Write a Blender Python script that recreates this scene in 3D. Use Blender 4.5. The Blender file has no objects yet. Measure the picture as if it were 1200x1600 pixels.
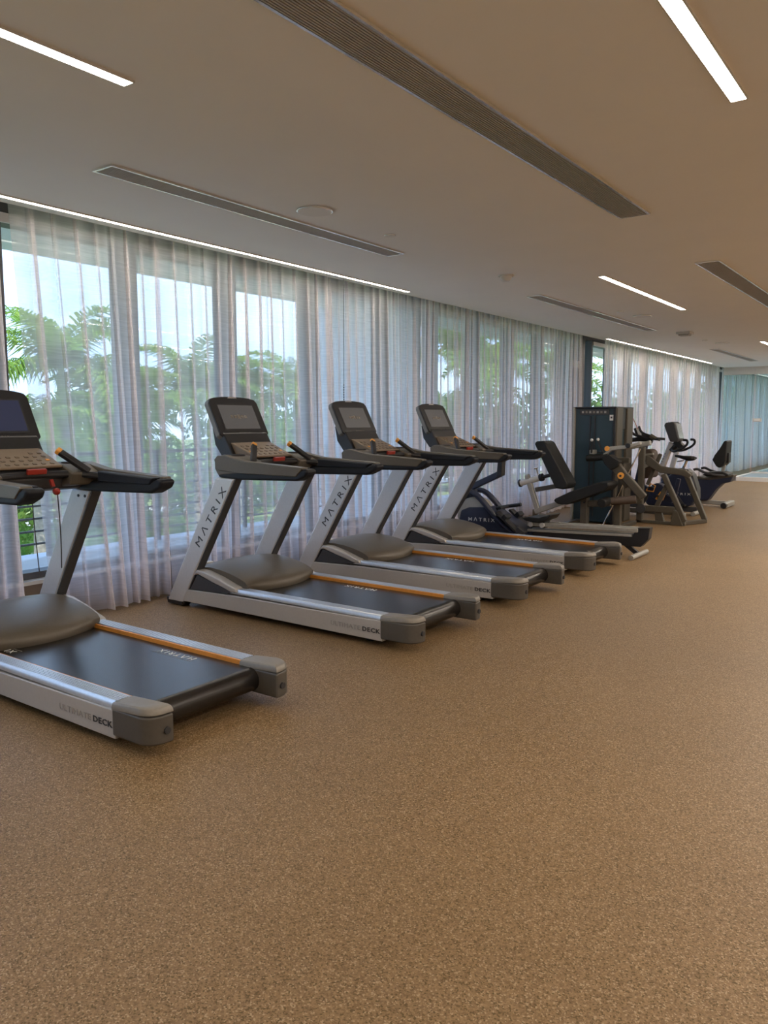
import bpy, bmesh, math, random
from mathutils import Vector, Matrix
SC = bpy.context.scene
COL = SC.collection
rnd = random.Random(7)

# ------------------------------------------------------------------ camera
cd = bpy.data.cameras.new('camera'); cam = bpy.data.objects.new('camera', cd); COL.objects.link(cam)
cam.location = (0, 0, 1.46)
cam.rotation_euler = (math.radians(90 - 6.539), 0, math.radians(35.905))
cd.sensor_fit = 'VERTICAL'; cd.sensor_height = 24; cd.sensor_width = 18
cd.lens = 24 * 1232.3 / 1600
cd.clip_end = 500
SC.camera = cam

# ------------------------------------------------------------------ render look
SC.view_settings.view_transform = 'Standard'
SC.view_settings.look = 'None'
SC.view_settings.exposure = 0.42
SC.view_settings.gamma = 1
SC.view_settings.use_curve_mapping = False
cy = SC.cycles
cy.use_denoising = True
cy.max_bounces = 7; cy.diffuse_bounces = 4; cy.glossy_bounces = 3
cy.transmission_bounces = 4; cy.transparent_max_bounces = 24
cy.caustics_reflective = False; cy.caustics_refractive = False
cy.sample_clamp_indirect = 6

# ------------------------------------------------------------------ sky: blue with broken cloud
w = bpy.data.worlds.new('sky'); SC.world = w; w.use_nodes = True
nt = w.node_tree; nt.nodes.clear()
def N(t, **k):
    n = nt.nodes.new(t)
    for a, b in k.items(): setattr(n, a, b)
    return n
tc = N('ShaderNodeTexCoord'); mp = N('ShaderNodeMapping'); mp.inputs['Scale'].default_value = (1.2, 1.2, 4.5)
no = N('ShaderNodeTexNoise'); no.inputs['Scale'].default_value = 2.2; no.inputs['Detail'].default_value = 7; no.inputs['Roughness'].default_value = .6
rp = N('ShaderNodeValToRGB'); rp.color_ramp.elements[0].position = .38; rp.color_ramp.elements[1].position = .62
sx = N('ShaderNodeSeparateXYZ'); gr = N('ShaderNodeValToRGB')
gr.color_ramp.elements[0].position = 0; gr.color_ramp.elements[0].color = (.36, .50, .74, 1)
gr.color_ramp.elements[1].position = .6; gr.color_ramp.elements[1].color = (.10, .25, .62, 1)
mx = N('ShaderNodeMixRGB'); mx.inputs[2].default_value = (.45, .57, .75, 1)
bg = N('ShaderNodeBackground'); bg.inputs['Strength'].default_value = 3.1
wo = N('ShaderNodeOutputWorld'); L = nt.links.new
L(tc.outputs['Generated'], mp.inputs[0]); L(mp.outputs[0], no.inputs['Vector']); L(no.outputs['Fac'], rp.inputs[0])
L(tc.outputs['Generated'], sx.inputs[0]); L(sx.outputs['Z'], gr.inputs[0]); L(gr.outputs[0], mx.inputs[1]); L(rp.outputs[0], mx.inputs[0])
L(mx.outputs[0], bg.inputs['Color']); L(bg.outputs[0], wo.inputs[0])

# sun stands high on the room's side of the building: it lights the garden, not the room
sl = bpy.data.lights.new('sun', 'SUN'); sl.energy = 4.8; sl.angle = .01; sl.color = (1, .95, .86)
so = bpy.data.objects.new('sun', sl); COL.objects.link(so); so.rotation_euler = (math.radians(-18), math.radians(38), 0)
so.rotation_euler = Vector((-.55, .25, -.8)).to_track_quat('-Z', 'Y').to_euler()

WARM = (1.0, .89, .77)
LED_STRENGTH = 26.0
# further ceiling strips assumed outside the picture, added for the room's light
def strip_lamp(x, y, power=50, ln=2.9):
    l = bpy.data.lights.new('unseen_strip_lamp', 'AREA'); l.shape = 'RECTANGLE'; l.size = .08; l.size_y = ln
    l.energy = power; l.color = WARM
    o = bpy.data.objects.new('unseen_strip_lamp', l); COL.objects.link(o); o.location = (x, y, 2.885)
for (x, y) in ((-.89, 8.3), (-.89, 13.9), (1.2, -1.2), (1.2, 4.2), (1.2, 9.7), (1.2, 15.2), (3.2, 1.5), (3.2, 7), (3.2, 12.5), (-.89, 19.4), (1.2, 21), (-2.97, 21.2), (.5, 27), (3, 27), (-2.6, 27), (-.5, 31)):
    strip_lamp(x, y)

# ------------------------------------------------------------------ materials
def mat(name, col, rough=.5, metal=0, noise=0, scale=20, spec=.5, bump=0, emit=None, coat=0):
    m = bpy.data.materials.new(name); m.use_nodes = True
    t = m.node_tree; b = t.nodes['Principled BSDF']
    b.inputs['Base Color'].default_value = (*col, 1); b.inputs['Roughness'].default_value = rough
    b.inputs['Metallic'].default_value = metal; b.inputs['Specular IOR Level'].default_value = spec
    if coat: b.inputs['Coat Weight'].default_value = coat; b.inputs['Coat Roughness'].default_value = .15
    tcn = t.nodes.new('ShaderNodeTexCoord'); n = t.nodes.new('ShaderNodeTexNoise')
    n.inputs['Scale'].default_value = scale; n.inputs['Detail'].default_value = 4
    t.links.new(tcn.outputs['Object'], n.inputs['Vector'])
    r = t.nodes.new('ShaderNodeValToRGB')
    k = noise if noise else .04
    r.color_ramp.elements[0].position = .3; r.color_ramp.elements[1].position = .7
    r.color_ramp.elements[0].color = (*[c * (1 - k) for c in col], 1); r.color_ramp.elements[1].color = (*[min(1, c * (1 + k)) for c in col], 1)
    t.links.new(n.outputs['Fac'], r.inputs[0]); t.links.new(r.outputs[0], b.inputs['Base Color'])
    if bump:
        bu = t.nodes.new('ShaderNodeBump'); bu.inputs['Strength'].default_value = bump; bu.inputs['Distance'].default_value = .002
        t.links.new(n.outputs['Fac'], bu.inputs['Height']); t.links.new(bu.outputs[0], b.inputs['Normal'])
    if emit:
        b.inputs['Emission Color'].default_value = (*emit[0], 1); b.inputs['Emission Strength'].default_value = emit[1]
    return m
M = {}
M['silver'] = mat('silver_paint', (.60, .60, .61), .36, .35, .03, 60)
M['panel'] = mat('panel_grey', (.50, .475, .45), .42, .25, .03, 60)
M['taupe'] = mat('taupe_plastic', (.115, .098, .076), .42, .1, .05, 80)
M['charcoal'] = mat('charcoal_plastic', (.045, .045, .05), .5, 0, .06, 80)
M['black'] = mat('black_plastic', (.014, .014, .017), .42, 0, .1, 60)
M['rubber'] = mat('black_rubber', (.010, .012, .019), .55, 0, .15, 200, spec=.35, bump=.3)
M['belt'] = mat('belt_rubber', (.013, .011, .010), .27, 0, .35, 6, bump=.1)
M['alu'] = mat('ribbed_aluminium', (.68, .69, .71), .34, .8, .05, 60)
M['orange'] = mat('orange_strip', (.75, .30, .05), .45, 0, .05, 30)
M['orangelit'] = mat('orange_plastic', (.8, .36, .06), .4)
M['keypad'] = mat('bronze_keypad', (.19, .135, .085), .4, .2, .06, 80)
M['keydark'] = mat('key_brown', (.14, .10, .065), .45)
M['shellgrey'] = mat('shell_grey', (.16, .155, .145), .4, .2)
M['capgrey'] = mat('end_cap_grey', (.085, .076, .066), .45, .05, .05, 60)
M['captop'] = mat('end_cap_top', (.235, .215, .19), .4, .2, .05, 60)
M['screen'] = mat('grey_screen', (.02, .02, .02), .25, 0, .02, 5, emit=((.115, .105, .10), .5))
M['screenblue'] = mat('blue_screen', (.02, .02, .03), .2, 0, .02, 5, emit=((.035, .045, .10), .35))
M['glow'] = mat('screen_print', (.3, .3, .3), .5, emit=((.4, .38, .36), .6))
M['white'] = mat('white_print', (.75, .75, .73), .5)
M['dimprint'] = mat('dim_print', (.22, .20, .18), .5)
M['faint'] = mat('faint_print', (.36, .34, .32), .5)
M['dark'] = mat('dark_print', (.03, .03, .035), .5)
M['red'] = mat('red_plastic', (.33, .03, .02), .35)
M['navy'] = mat('navy_shroud', (.018, .024, .052), .42, 0, .05, 30)
M['tower'] = mat('tower_shroud', (.022, .048, .066), .4, 0, .05, 10)
M['bronze'] = mat('bronze_frame', (.095, .083, .065), .45, .3, .06, 40)
M['paleframe'] = mat('pale_frame', (.36, .35, .32), .45, .3, .06, 40)
M['chrome'] = mat('chrome', (.75, .75, .74), .14, 1, .02, 20)
M['leather'] = mat('black_vinyl', (.012, .012, .012), .55, 0, .15, 120, spec=.35, bump=.3)
M['brownpad'] = mat('brown_pad', (.065, .045, .035), .55, 0, .15, 90, bump=.3)
M['framew'] = mat('window_frame_paint', (.075, .08, .09), .5)
M['sill'] = mat('white_sill', (.7, .7, .7), .5)
M['wallpaint'] = mat('wall_paint', (.80, .77, .72), .8, 0, .03, 3)
M['plinth'] = mat('plinth_paint', (.20, .155, .12), .7, 0, .05, 6)
M['ceiling'] = mat('ceiling_paint', (.87, .865, .86), .85, 0, .012, 2)
M['trim'] = mat('white_trim', (.62, .61, .59), .55)
M['ventframe'] = mat('vent_frame', (.9, .9, .88), .22, .85)
M['ventslat'] = mat('vent_slat', (.42, .40, .37), .5, .1)
M['ventdark'] = mat('vent_dark', (.07, .065, .06), .8)
M['speaker'] = mat('speaker_grille', (.80, .79, .78), .7, 0, .1, 400)
M['led'] = mat('led_diffuser', (.9, .9, .9), .5, emit=((1.0, .89, .75), LED_STRENGTH))
M['raised'] = mat('blue_grey_floor', (.28, .34, .37), .22, 0, .06, 6)
M['balcony'] = mat('balcony_paving', (.62, .63, .63), .7, 0, .05, 5)
M['rail'] = mat('railing_paint', (.10, .11, .11), .5)
M['building'] = mat('pale_render', (.80, .83, .90), .85, 0, .04, 2)
M['grass'] = mat('lawn_grass', (.27, .34, .12), .9, 0, .35, 1.2)
M['path'] = mat('pale_path', (.62, .58, .52), .9, 0, .08, 3)
M['trunk'] = mat('palm_trunk', (.26, .23, .19), .9, 0, .3, 9, bump=.5)
M['crownshaft'] = mat('palm_crownshaft', (.22, .32, .10), .6, 0, .1, 5)

def leafmat(name, c1, c2):
    m = bpy.data.materials.new(name); m.use_nodes = True; t = m.node_tree; t.nodes.clear()
    o = t.nodes.new('ShaderNodeOutputMaterial'); d = t.nodes.new('ShaderNodeBsdfDiffuse'); tr = t.nodes.new('ShaderNodeBsdfTranslucent')
    mi = t.nodes.new('ShaderNodeMixShader'); mi.inputs[0].default_value = .4
    n = t.nodes.new('ShaderNodeTexNoise'); n.inputs['Scale'].default_value = 1.1
    g = t.nodes.new('ShaderNodeTexCoord'); t.links.new(g.outputs['Object'], n.inputs['Vector'])
    r = t.nodes.new('ShaderNodeValToRGB'); r.color_ramp.elements[0].position = .35; r.color_ramp.elements[1].position = .65
    r.color_ramp.elements[0].color = (*c1, 1); r.color_ramp.elements[1].color = (*c2, 1)
    t.links.new(n.outputs['Fac'], r.inputs[0])
    for s in (d, tr): t.links.new(r.outputs[0], s.inputs['Color'])
    t.links.new(d.outputs[0], mi.inputs[1]); t.links.new(tr.outputs[0], mi.inputs[2]); t.links.new(mi.outputs[0], o.inputs[0])
    return m
M['frond'] = leafmat('palm_leaf', (.12, .24, .045), (.30, .42, .09))
M['leaf'] = leafmat('tree_leaf', (.055, .14, .03), (.20, .33, .07))
M['hedge'] = leafmat('hedge_leaf', (.10, .26, .04), (.32, .50, .09))

def curtain_mat(name, col, t0):
    # sheer cloth: the share of light let straight through falls with the slant of the view through the threads
    m = bpy.data.materials.new(name); m.use_nodes = True; t = m.node_tree; t.nodes.clear(); K = t.links.new
    o = t.nodes.new('ShaderNodeOutputMaterial'); ge = t.nodes.new('ShaderNodeNewGeometry')
    dp = t.nodes.new('ShaderNodeVectorMath'); dp.operation = 'DOT_PRODUCT'
    K(ge.outputs['Incoming'], dp.inputs[0]); K(ge.outputs['Normal'], dp.inputs[1])
    ab = t.nodes.new('ShaderNodeMath'); ab.operation = 'ABSOLUTE'; K(dp.outputs['Value'], ab.inputs[0])
    mxn = t.nodes.new('ShaderNodeMath'); mxn.operation = 'MAXIMUM'; mxn.inputs[1].default_value = .12; K(ab.outputs[0], mxn.inputs[0])
    iv = t.nodes.new('ShaderNodeMath'); iv.operation = 'DIVIDE'; iv.inputs[0].default_value = 1; K(mxn.outputs[0], iv.inputs[1])
    tc = t.nodes.new('ShaderNodeTexCoord'); mpn = t.nodes.new('ShaderNodeMapping'); mpn.inputs['Scale'].default_value = (1, 3, 60)
    K(tc.outputs['Object'], mpn.inputs[0]); n = t.nodes.new('ShaderNodeTexNoise'); n.inputs['Scale'].default_value = 1.5; n.inputs['Detail'].default_value = 3
    K(mpn.outputs[0], n.inputs['Vector'])
    mr = t.nodes.new('ShaderNodeMapRange'); mr.inputs[1].default_value = .3; mr.inputs[2].default_value = .7
    mr.inputs[3].default_value = t0 - .05; mr.inputs[4].default_value = t0 + .05; K(n.outputs['Fac'], mr.inputs[0])
    pw = t.nodes.new('ShaderNodeMath'); pw.operation = 'POWER'; K(mr.outputs[0], pw.inputs[0]); K(iv.outputs[0], pw.inputs[1])
    d = t.nodes.new('ShaderNodeBsdfDiffuse'); tr = t.nodes.new('ShaderNodeBsdfTranslucent'); tp = t.nodes.new('ShaderNodeBsdfTransparent')
    d.inputs['Color'].default_value = (*col, 1); tr.inputs['Color'].default_value = (*col, 1)
    m1 = t.nodes.new('ShaderNodeMixShader'); m1.inputs[0].default_value = .72; K(d.outputs[0], m1.inputs[1]); K(tr.outputs[0], m1.inputs[2])
    m2 = t.nodes.new('ShaderNodeMixShader'); K(pw.outputs[0], m2.inputs[0]); K(m1.outputs[0], m2.inputs[1]); K(tp.outputs[0], m2.inputs[2])
    K(m2.outputs[0], o.inputs[0])
    return m
M['sheer'] = curtain_mat('sheer_cloth', (.965, .90, .91), .56)

def glass_mat(name, tint, refl):
    m = bpy.data.materials.new(name); m.use_nodes = True; t = m.node_tree; t.nodes.clear(); K = t.links.new
    o = t.nodes.new('ShaderNodeOutputMaterial'); tp = t.nodes.new('ShaderNodeBsdfTransparent'); tp.inputs[0].default_value = (*tint, 1)
    g = t.nodes.new('ShaderNodeBsdfGlossy'); g.inputs['Roughness'].default_value = .01
    ge = t.nodes.new('ShaderNodeNewGeometry'); dp = t.nodes.new('ShaderNodeVectorMath'); dp.operation = 'DOT_PRODUCT'
    K(ge.outputs['Incoming'], dp.inputs[0]); K(ge.outputs['Normal'], dp.inputs[1])
    ab = t.nodes.new('ShaderNodeMath'); ab.operation = 'ABSOLUTE'; K(dp.outputs['Value'], ab.inputs[0])
    om = t.nodes.new('ShaderNodeMath'); om.operation = 'SUBTRACT'; om.inputs[0].default_value = 1; K(ab.outputs[0], om.inputs[1])
    p5 = t.nodes.new('ShaderNodeMath'); p5.operation = 'POWER'; p5.inputs[1].default_value = 5; K(om.outputs[0], p5.inputs[0])
    mu = t.nodes.new('ShaderNodeMath'); mu.operation = 'MULTIPLY_ADD'; mu.inputs[1].default_value = .9 * refl; mu.inputs[2].default_value = .035; K(p5.outputs[0], mu.inputs[0])
    mi = t.nodes.new('ShaderNodeMixShader'); K(mu.outputs[0], mi.inputs[0]); K(tp.outputs[0], mi.inputs[1]); K(g.outputs[0], mi.inputs[2]); K(mi.outputs[0], o.inputs[0])
    return m
M['glass'] = glass_mat('window_glass', (.93, .96, .97), 1)
M['partglass'] = glass_mat('partition_glass', (.84, .95, .96), 1)

def floor_mat():
    m = bpy.data.materials.new('speckled_rubber_floor'); m.use_nodes = True; t = m.node_tree; K = t.links.new; b = t.nodes['Principled BSDF']
    tc = t.nodes.new('ShaderNodeTexCoord')
    v = t.nodes.new('ShaderNodeTexVoronoi'); v.inputs['Scale'].default_value = 225; v.inputs['Randomness'].default_value = 1
    K(tc.outputs['Object'], v.inputs['Vector'])
    sp = t.nodes.new('ShaderNodeSeparateColor'); K(v.outputs['Color'], sp.inputs[0])
    r = t.nodes.new('ShaderNodeValToRGB'); r.color_ramp.interpolation = 'CONSTANT'
    e = r.color_ramp.elements; e[0].position = 0; e[0].color = (.115, .070, .0185, 1); e[1].position = .13; e[1].color = (.19, .113, .049, 1)
    for p, c in ((.38, (.245, .152, .070, 1)), (.70, (.30, .193, .094, 1)), (.90, (.41, .295, .18, 1))):
        x = e.new(p); x.color = c
    K(sp.outputs[0], r.inputs[0])
    n = t.nodes.new('ShaderNodeTexNoise'); n.inputs['Scale'].default_value = .9; n.inputs['Detail'].default_value = 5; K(tc.outputs['Object'], n.inputs['Vector'])
    mr = t.nodes.new('ShaderNodeMapRange'); mr.inputs[1].default_value = .3; mr.inputs[2].default_value = .7; mr.inputs[3].default_value = .84; mr.inputs[4].default_value = .98
    K(n.outputs['Fac'], mr.inputs[0])
    mu = t.nodes.new('ShaderNodeVectorMath'); mu.operation = 'SCALE'; K(r.outputs[0], mu.inputs[0]); K(mr.outputs[0], mu.inputs['Scale'])
    K(mu.outputs[0], b.inputs['Base Color'])
    bu = t.nodes.new('ShaderNodeBump'); bu.inputs['Strength'].default_value = .35; bu.inputs['Distance'].default_value = .0015
    K(v.outputs['Distance'], bu.inputs['Height']); K(bu.outputs[0], b.inputs['Normal'])
    b.inputs['Roughness'].default_value = .5; b.inputs['Specular IOR Level'].default_value = .42
    return m
M['floor'] = floor_mat()

# ------------------------------------------------------------------ mesh helpers
class MB:
    def __init__(s, off=(0, 0, 0)): s.v = []; s.f = []; s.o = Vector(off)
    def add(s, vs, fs):
        b = len(s.v); s.v += [Vector(p) - s.o for p in vs]; s.f += [tuple(b + i for i in f) for f in fs]; return s
    def box(s, x0, x1, y0, y1, z0, z1):
        return s.add([(x0, y0, z0), (x1, y0, z0), (x1, y1, z0), (x0, y1, z0), (x0, y0, z1), (x1, y0, z1), (x1, y1, z1), (x0, y1, z1)],
                     [(0, 3, 2, 1), (4, 5, 6, 7), (0, 1, 5, 4), (1, 2, 6, 5), (2, 3, 7, 6), (3, 0, 4, 7)])
    def prism(s, pts, a0, a1, axis='y', fn=None):
        n = len(pts)
        if fn is None:
            fn = {'y': lambda p, a: (p[0], a, p[1]), 'z': lambda p, a: (p[0], p[1], a), 'x': lambda p, a: (a, p[0], p[1])}[axis]
        vs = [fn(p, a0) for p in pts] + [fn(p, a1) for p in pts]
        return s.add(vs, [tuple(range(n)), tuple(range(2 * n - 1, n - 1, -1))] + [(i, (i + 1) % n, n + (i + 1) % n, n + i) for i in range(n)])
    def rings(s, rs, cap=True, closed=True):
        n = len(rs[0]); vs = [p for r in rs for p in r]; fs = []
        for k in range(len(rs) - 1):
            for i in range(n if closed else n - 1):
                j = (i + 1) % n; fs.append((k * n + i, k * n + j, (k + 1) * n + j, (k + 1) * n + i))
        if cap and closed: fs += [tuple(range(n)), tuple(range(len(vs) - 1, len(vs) - n - 1, -1))]
        return s.add(vs, fs)
    def tube(s, pts, r, n=10, smooth=0, flat=1.0):
        pts = [Vector(p) for p in pts]
        if smooth:
            q = [pts[0]] + pts + [pts[-1]]; out = []
            for i in range(1, len(q) - 2):
                for k in range(smooth):
                    t = k / smooth; a, b, c, d = q[i - 1], q[i], q[i + 1], q[i + 2]
                    out.append(.5 * ((2 * b) + (c - a) * t + (2 * a - 5 * b + 4 * c - d) * t * t + (3 * b - a - 3 * c + d) * t ** 3))
            pts = out + [pts[-1]]
        rs = r if isinstance(r, (list, tuple)) else [r] * len(pts)
        if len(rs) != len(pts): rs = [rs[min(len(rs) - 1, int(i * len(rs) / len(pts)))] for i in range(len(pts))]
        up = Vector((0, 1, 0)) if abs((pts[-1] - pts[0]).normalized().y) < .9 else Vector((1, 0, 0))
        out = []
        for i, p in enumerate(pts):
            d = (pts[min(i + 1, len(pts) - 1)] - pts[max(i - 1, 0)]).normalized()
            a = d.cross(up).normalized(); b = d.cross(a).normalized()
            out.append([p + rs[i] * (a * math.cos(2 * math.pi * k / n) * flat + b * math.sin(2 * math.pi * k / n)) for k in range(n)])
        return s.rings(out)
    def beam(s, p, q, w, h, up=(0, 1, 0)):
        # w along 'up', h across
        p, q, u = Vector(p), Vector(q), Vector(up); d = (q - p).normalized(); a = d.cross(u).normalized(); u = a.cross(d).normalized()
        r = lambda c: [c + u * w / 2 * i + a * h / 2 * j for i, j in ((-1, -1), (1, -1), (1, 1), (-1, 1))]
        return s.rings([r(p), r(q)])
    def ball(s, c, r, n=12, m=8):
        r = r if isinstance(r, tuple) else (r, r, r); R = []
        for i in range(1, m):
            t = math.pi * i / m
            R.append([(c[0] + r[0] * math.sin(t) * math.cos(2 * math.pi * k / n), c[1] + r[1] * math.sin(t) * math.sin(2 * math.pi * k / n), c[2] + r[2] * math.cos(t)) for k in range(n)])
        return s.rings(R)
    def build(s, name, m, parent=None, bevel=0, seg=2, ang=35, loc=None):
        me = bpy.data.meshes.new(name); me.from_pydata(s.v, [], s.f); me.validate()
        bm = bmesh.new(); bm.from_mesh(me); bmesh.ops.recalc_face_normals(bm, faces=bm.faces); bm.to_mesh(me); bm.free()
        for p in me.polygons: p.use_smooth = True
        me.set_sharp_from_angle(angle=math.radians(ang))
        me.materials.append(m if not isinstance(m, str) else M[m])
        o = bpy.data.objects.new(name, me); COL.objects.link(o)
        if bevel:
            b = o.modifiers.new('bevel', 'BEVEL'); b.width = bevel; b.segments = seg; b.limit_method = 'ANGLE'; b.angle_limit = math.radians(28); b.harden_normals = True
        if parent: o.parent = parent
        if loc is not None: o.location = loc
        return o

def tag(o, label=None, cat=None, group=None, kind=None):
    for k, v in (('label', label), ('category', cat), ('group', group), ('kind', kind)):
        if v: o[k] = v
    return o
def thing(name, loc, label, cat, group=None):
    o = bpy.data.objects.new(name, None); o.location = loc; o.empty_display_size = .1; COL.objects.link(o)
    return tag(o, label, cat, group)
def copy_tree(o, parent=None):
    c = o.copy(); COL.objects.link(c); c.parent = parent
    for ch in list(o.children): copy_tree(ch, c)
    return c
def text(name, s, length, height, m, parent, org, xd, yd, off=(0, 0, 0), ext=.0008, space=1.25, bold=0):
    cu = bpy.data.curves.new('t', 'FONT'); cu.body = s; cu.size = 1; cu.space_character = space; cu.extrude = .01; cu.resolution_u = 2; cu.offset = bold
    to = bpy.data.objects.new('t', cu); COL.objects.link(to); dg = bpy.context.evaluated_depsgraph_get(); dg.update()
    me = bpy.data.meshes.new_from_object(to.evaluated_get(dg)); bpy.data.objects.remove(to); me.name = name
    xs = [v.co.x for v in me.vertices]; ys = [v.co.y for v in me.vertices]; x0, x1, y0, y1 = min(xs), max(xs), min(ys), max(ys)
    X, Y = Vector(xd).normalized(), Vector(yd).normalized(); Z = X.cross(Y); O = Vector(org) - Vector(off)
    for v in me.vertices:
        c = v.co.copy(); v.co = O + X * ((c.x - x0) / (x1 - x0) * length) + Y * ((c.y - y0) / (y1 - y0) * height) + Z * (c.z / .01 * ext)
    me.materials.clear(); me.materials.append(M[m]); o = bpy.data.objects.new(name, me); COL.objects.link(o); o.parent = parent
    return o
def arcpts(cx, cz, r, a0, a1, n):
    return [(cx + r * math.cos(math.radians(a0 + (a1 - a0) * i / n)), cz + r * math.sin(math.radians(a0 + (a1 - a0) * i / n))) for i in range(n + 1)]

# ------------------------------------------------------------------ the room
S = 'structure'
YE = 34
tag(MB().box(-5.75, 5, -3, YE, -.12, 0).build('floor', 'floor'), 'speckled tan rubber floor of the long gym room', kind=S)
tag(MB().box(-5.2, 5, -3, YE, 2.9, 3.05).build('ceiling', 'ceiling'), 'smooth matt off-white ceiling over the whole room', kind=S)
tag(MB().box(-5.75, -5.2, -3, YE, 3.12, 3.2).box(-5.215, -5.2, -3, YE, 2.9, 3.13).build('trim_1', 'wallpaint'), 'recessed curtain pocket along the window wall', kind=S)
tag(MB().box(5, 5.15, -3, YE, 0, 3.2).build('wall_right', 'wallpaint'), kind=S)
tag(MB().box(-5.75, 5.15, -3.15, -3, 0, 3.2).build('wall_back', 'wallpaint'), kind=S)
tag(MB().box(-5.75, 5.15, YE, YE + .15, 0, 3.2).build('wall_front', 'wallpaint'), kind=S)
DOOR = (13.02, 14.22)
tag(MB().box(-5.75, -5.52, -3, DOOR[0], 0, .25).box(-5.75, -5.52, DOOR[1], YE, 0, .25).build('wall_left', 'plinth', bevel=.004), 'low taupe plinth wall under the windows', kind=S)
tag(MB().box(-5.75, -5.56, -3, YE, 2.93, 3.2).build('trim_2', 'framew'), kind=S)

# windows: one dark frame with one pane each
edges = [-2.6, -1.45, -.3, .82, 1.93, 3.0, 4.14, 5.25, 6.42, 7.72, 8.83, 9.93, 11.0, 12.05, 13.02]
e2 = [14.22, 15.3, 16.4, 17.5, 18.6, 19.7, 20.8, 21.9, 23.1, 24.3, 25.5, 26.7, 27.9, 29.1, 30.3, 31.5, 32.7, 33.8]
wn = 0
for ed in (edges, e2):
    for a, b in zip(ed[:-1], ed[1:]):
        wn += 1; hw = .085
        f = MB((-5.65, (a + b) / 2, .25)).box(-5.72, -5.58, a, a + hw, .25, 2.93).box(-5.72, -5.58, b - hw, b, .25, 2.93).box(-5.72, -5.58, a + hw, b - hw, .25, .33).box(-5.72, -5.58, a + hw, b - hw, 2.86, 2.93)
        f = f.build('window_%d' % wn, 'framew', loc=(-5.65, (a + b) / 2, .25)); tag(f, kind=S)
        MB((-5.65, (a + b) / 2, .25)).box(-5.66, -5.65, a + hw, b - hw, .33, 2.86).build('glass_pane', 'glass', f)
        MB((-5.65, (a + b) / 2, .25)).box(-5.58, -5.50, a + .01, b - .01, .252, .28).build('window_sill', 'sill', f)
        MB((-5.65, (a + b) / 2, .25)).box(-5.578, -5.55, a + .05, b - .05, 2.86, 2.925).build('head_strip', 'sill', f)
# dark door between the two curtain runs
dr = MB((-5.6, 13.6, 0)).box(-5.7, -5.55, 13.02, 13.12, 0, 2.93).box(-5.7, -5.52, 13.52, 13.78, 0, 2.93).box(-5.7, -5.55, 14.17, 14.22, 0, 2.93).box(-5.7, -5.55, 13.78, 14.17, 0, .1).build('door_1', 'framew', loc=(-5.6, 13.6, 0)); tag(dr, 'black framed balcony door between two curtains', kind=S)
MB((-5.6, 13.6, 0)).box(-5.68, -5.5, 13.12, 13.52, 2.40, 2.52).build('transom', 'trim', dr)
MB((-5.6, 13.6, 0)).box(-5.66, -5.6, 13.12, 13.52, .02, 2.40).build('door_leaf', 'black', dr, bevel=.004)
MB((-5.6, 13.6, 0)).box(-5.64, -5.63, 13.12, 13.52, 2.52, 2.93).box(-5.64, -5.63, 13.78, 14.17, .1, 2.93).build('glass_pane', 'glass', dr)
MB((-5.6, 13.6, 0)).tube([(-5.58, 13.46, 1.0), (-5.5, 13.46, 1.0), (-5.5, 13.46, 1.35), (-5.58, 13.46, 1.35)], .012, 8).build('door_handle', 'black', dr)

# raised far floor, beam and glass partition
tag(MB().box(-4.38, 5, 21.0, YE, .0, .095).build('floor_2', 'raised'), 'raised blue-grey floor at the far end', kind=S)
tag(MB().box(-4.41, 5, 20.93, 21.0, 0, .105).box(-4.45, -4.38, 20.93, YE, 0, .105).build('trim_3', 'sill', bevel=.004), 'white edge of the raised far floor', kind=S)
tag(MB().box(-5.2, 5, 22.75, 22.9, 2.70, 2.9).build('trim_4', 'trim'), 'white beam across the far ceiling', kind=S)
gp = MB((-1, 22.8, 0)).box(-4.40, 5, 22.8, 22.9, .095, .14).build('window_40', 'trim', loc=(-1, 22.8, 0)); tag(gp, 'clear glass partition at the far end of the gym', kind=S)
MB((-1, 22.8, 0)).box(-5.2, -4.45, 22.82, 22.835, .0, 2.70).build('glass_pane', 'partglass', gp)
MB((-1, 22.8, 0)).box(-4.40, -2.9, 22.82, 22.835, .14, 2.70).build('glass_pane', 'partglass', gp)
MB((-1, 22.8, 0)).box(-2.88, 4.9, 22.82, 22.835, .14, 2.70).build('glass_pane', 'partglass', gp)
t = thing('glass_sign', (-4.32, 22.79, 1.5), 'small grey plate with a pale face fixed on the far glass partition', 'sign')
MB((-4.32, 22.79, 1.5)).box(-4.43, -4.21, 22.765, 22.815, 1.455, 1.545).build('plate', 'panel', t, bevel=.006)
MB((-4.32, 22.79, 1.5)).box(-4.39, -4.25, 22.758, 22.768, 1.475, 1.525).build('plate_face', 'trim', t)

# ------------------------------------------------------------------ ceiling fittings
def vent(x0, x1, y0, y1, label, n):
    c = ((x0 + x1) / 2, (y0 + y1) / 2, 2.9)
    t = thing('ceiling_vent', c, label, 'vent')
    fw = .014; z0 = 2.888
    MB(c).box(x0 - fw, x0, y0 - fw, y1 + fw, z0, 2.9).box(x1, x1 + fw, y0 - fw, y1 + fw, z0, 2.9).box(x0, x1, y0 - fw, y0, z0, 2.9).box(x0, x1, y1, y1 + fw, z0, 2.9).build('frame', 'ventframe', t)
    MB(c).box(x0, x1, y0, y1, 2.8975, 2.9).build('backing', 'ventdark', t)
    p = (x1 - x0) / n; s = MB(c)
    for i in range(n):
        a = x0 + p * (i + .5)
        s.box(a - p * .27, a + p * .27, y0, y1, 2.889, 2.896)
    o = s.build('slats', 'ventslat', t); o['kind'] = 'stuff'
vent(-2.03, -1.84, -.6, 5.66, 'long slotted grey air vent running down the middle of the near ceiling', 14)
vent(-2.03, -1.84, 7.66, 13.2, 'slotted air vent at the right edge of the ceiling, cut by the frame', 14)
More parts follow.
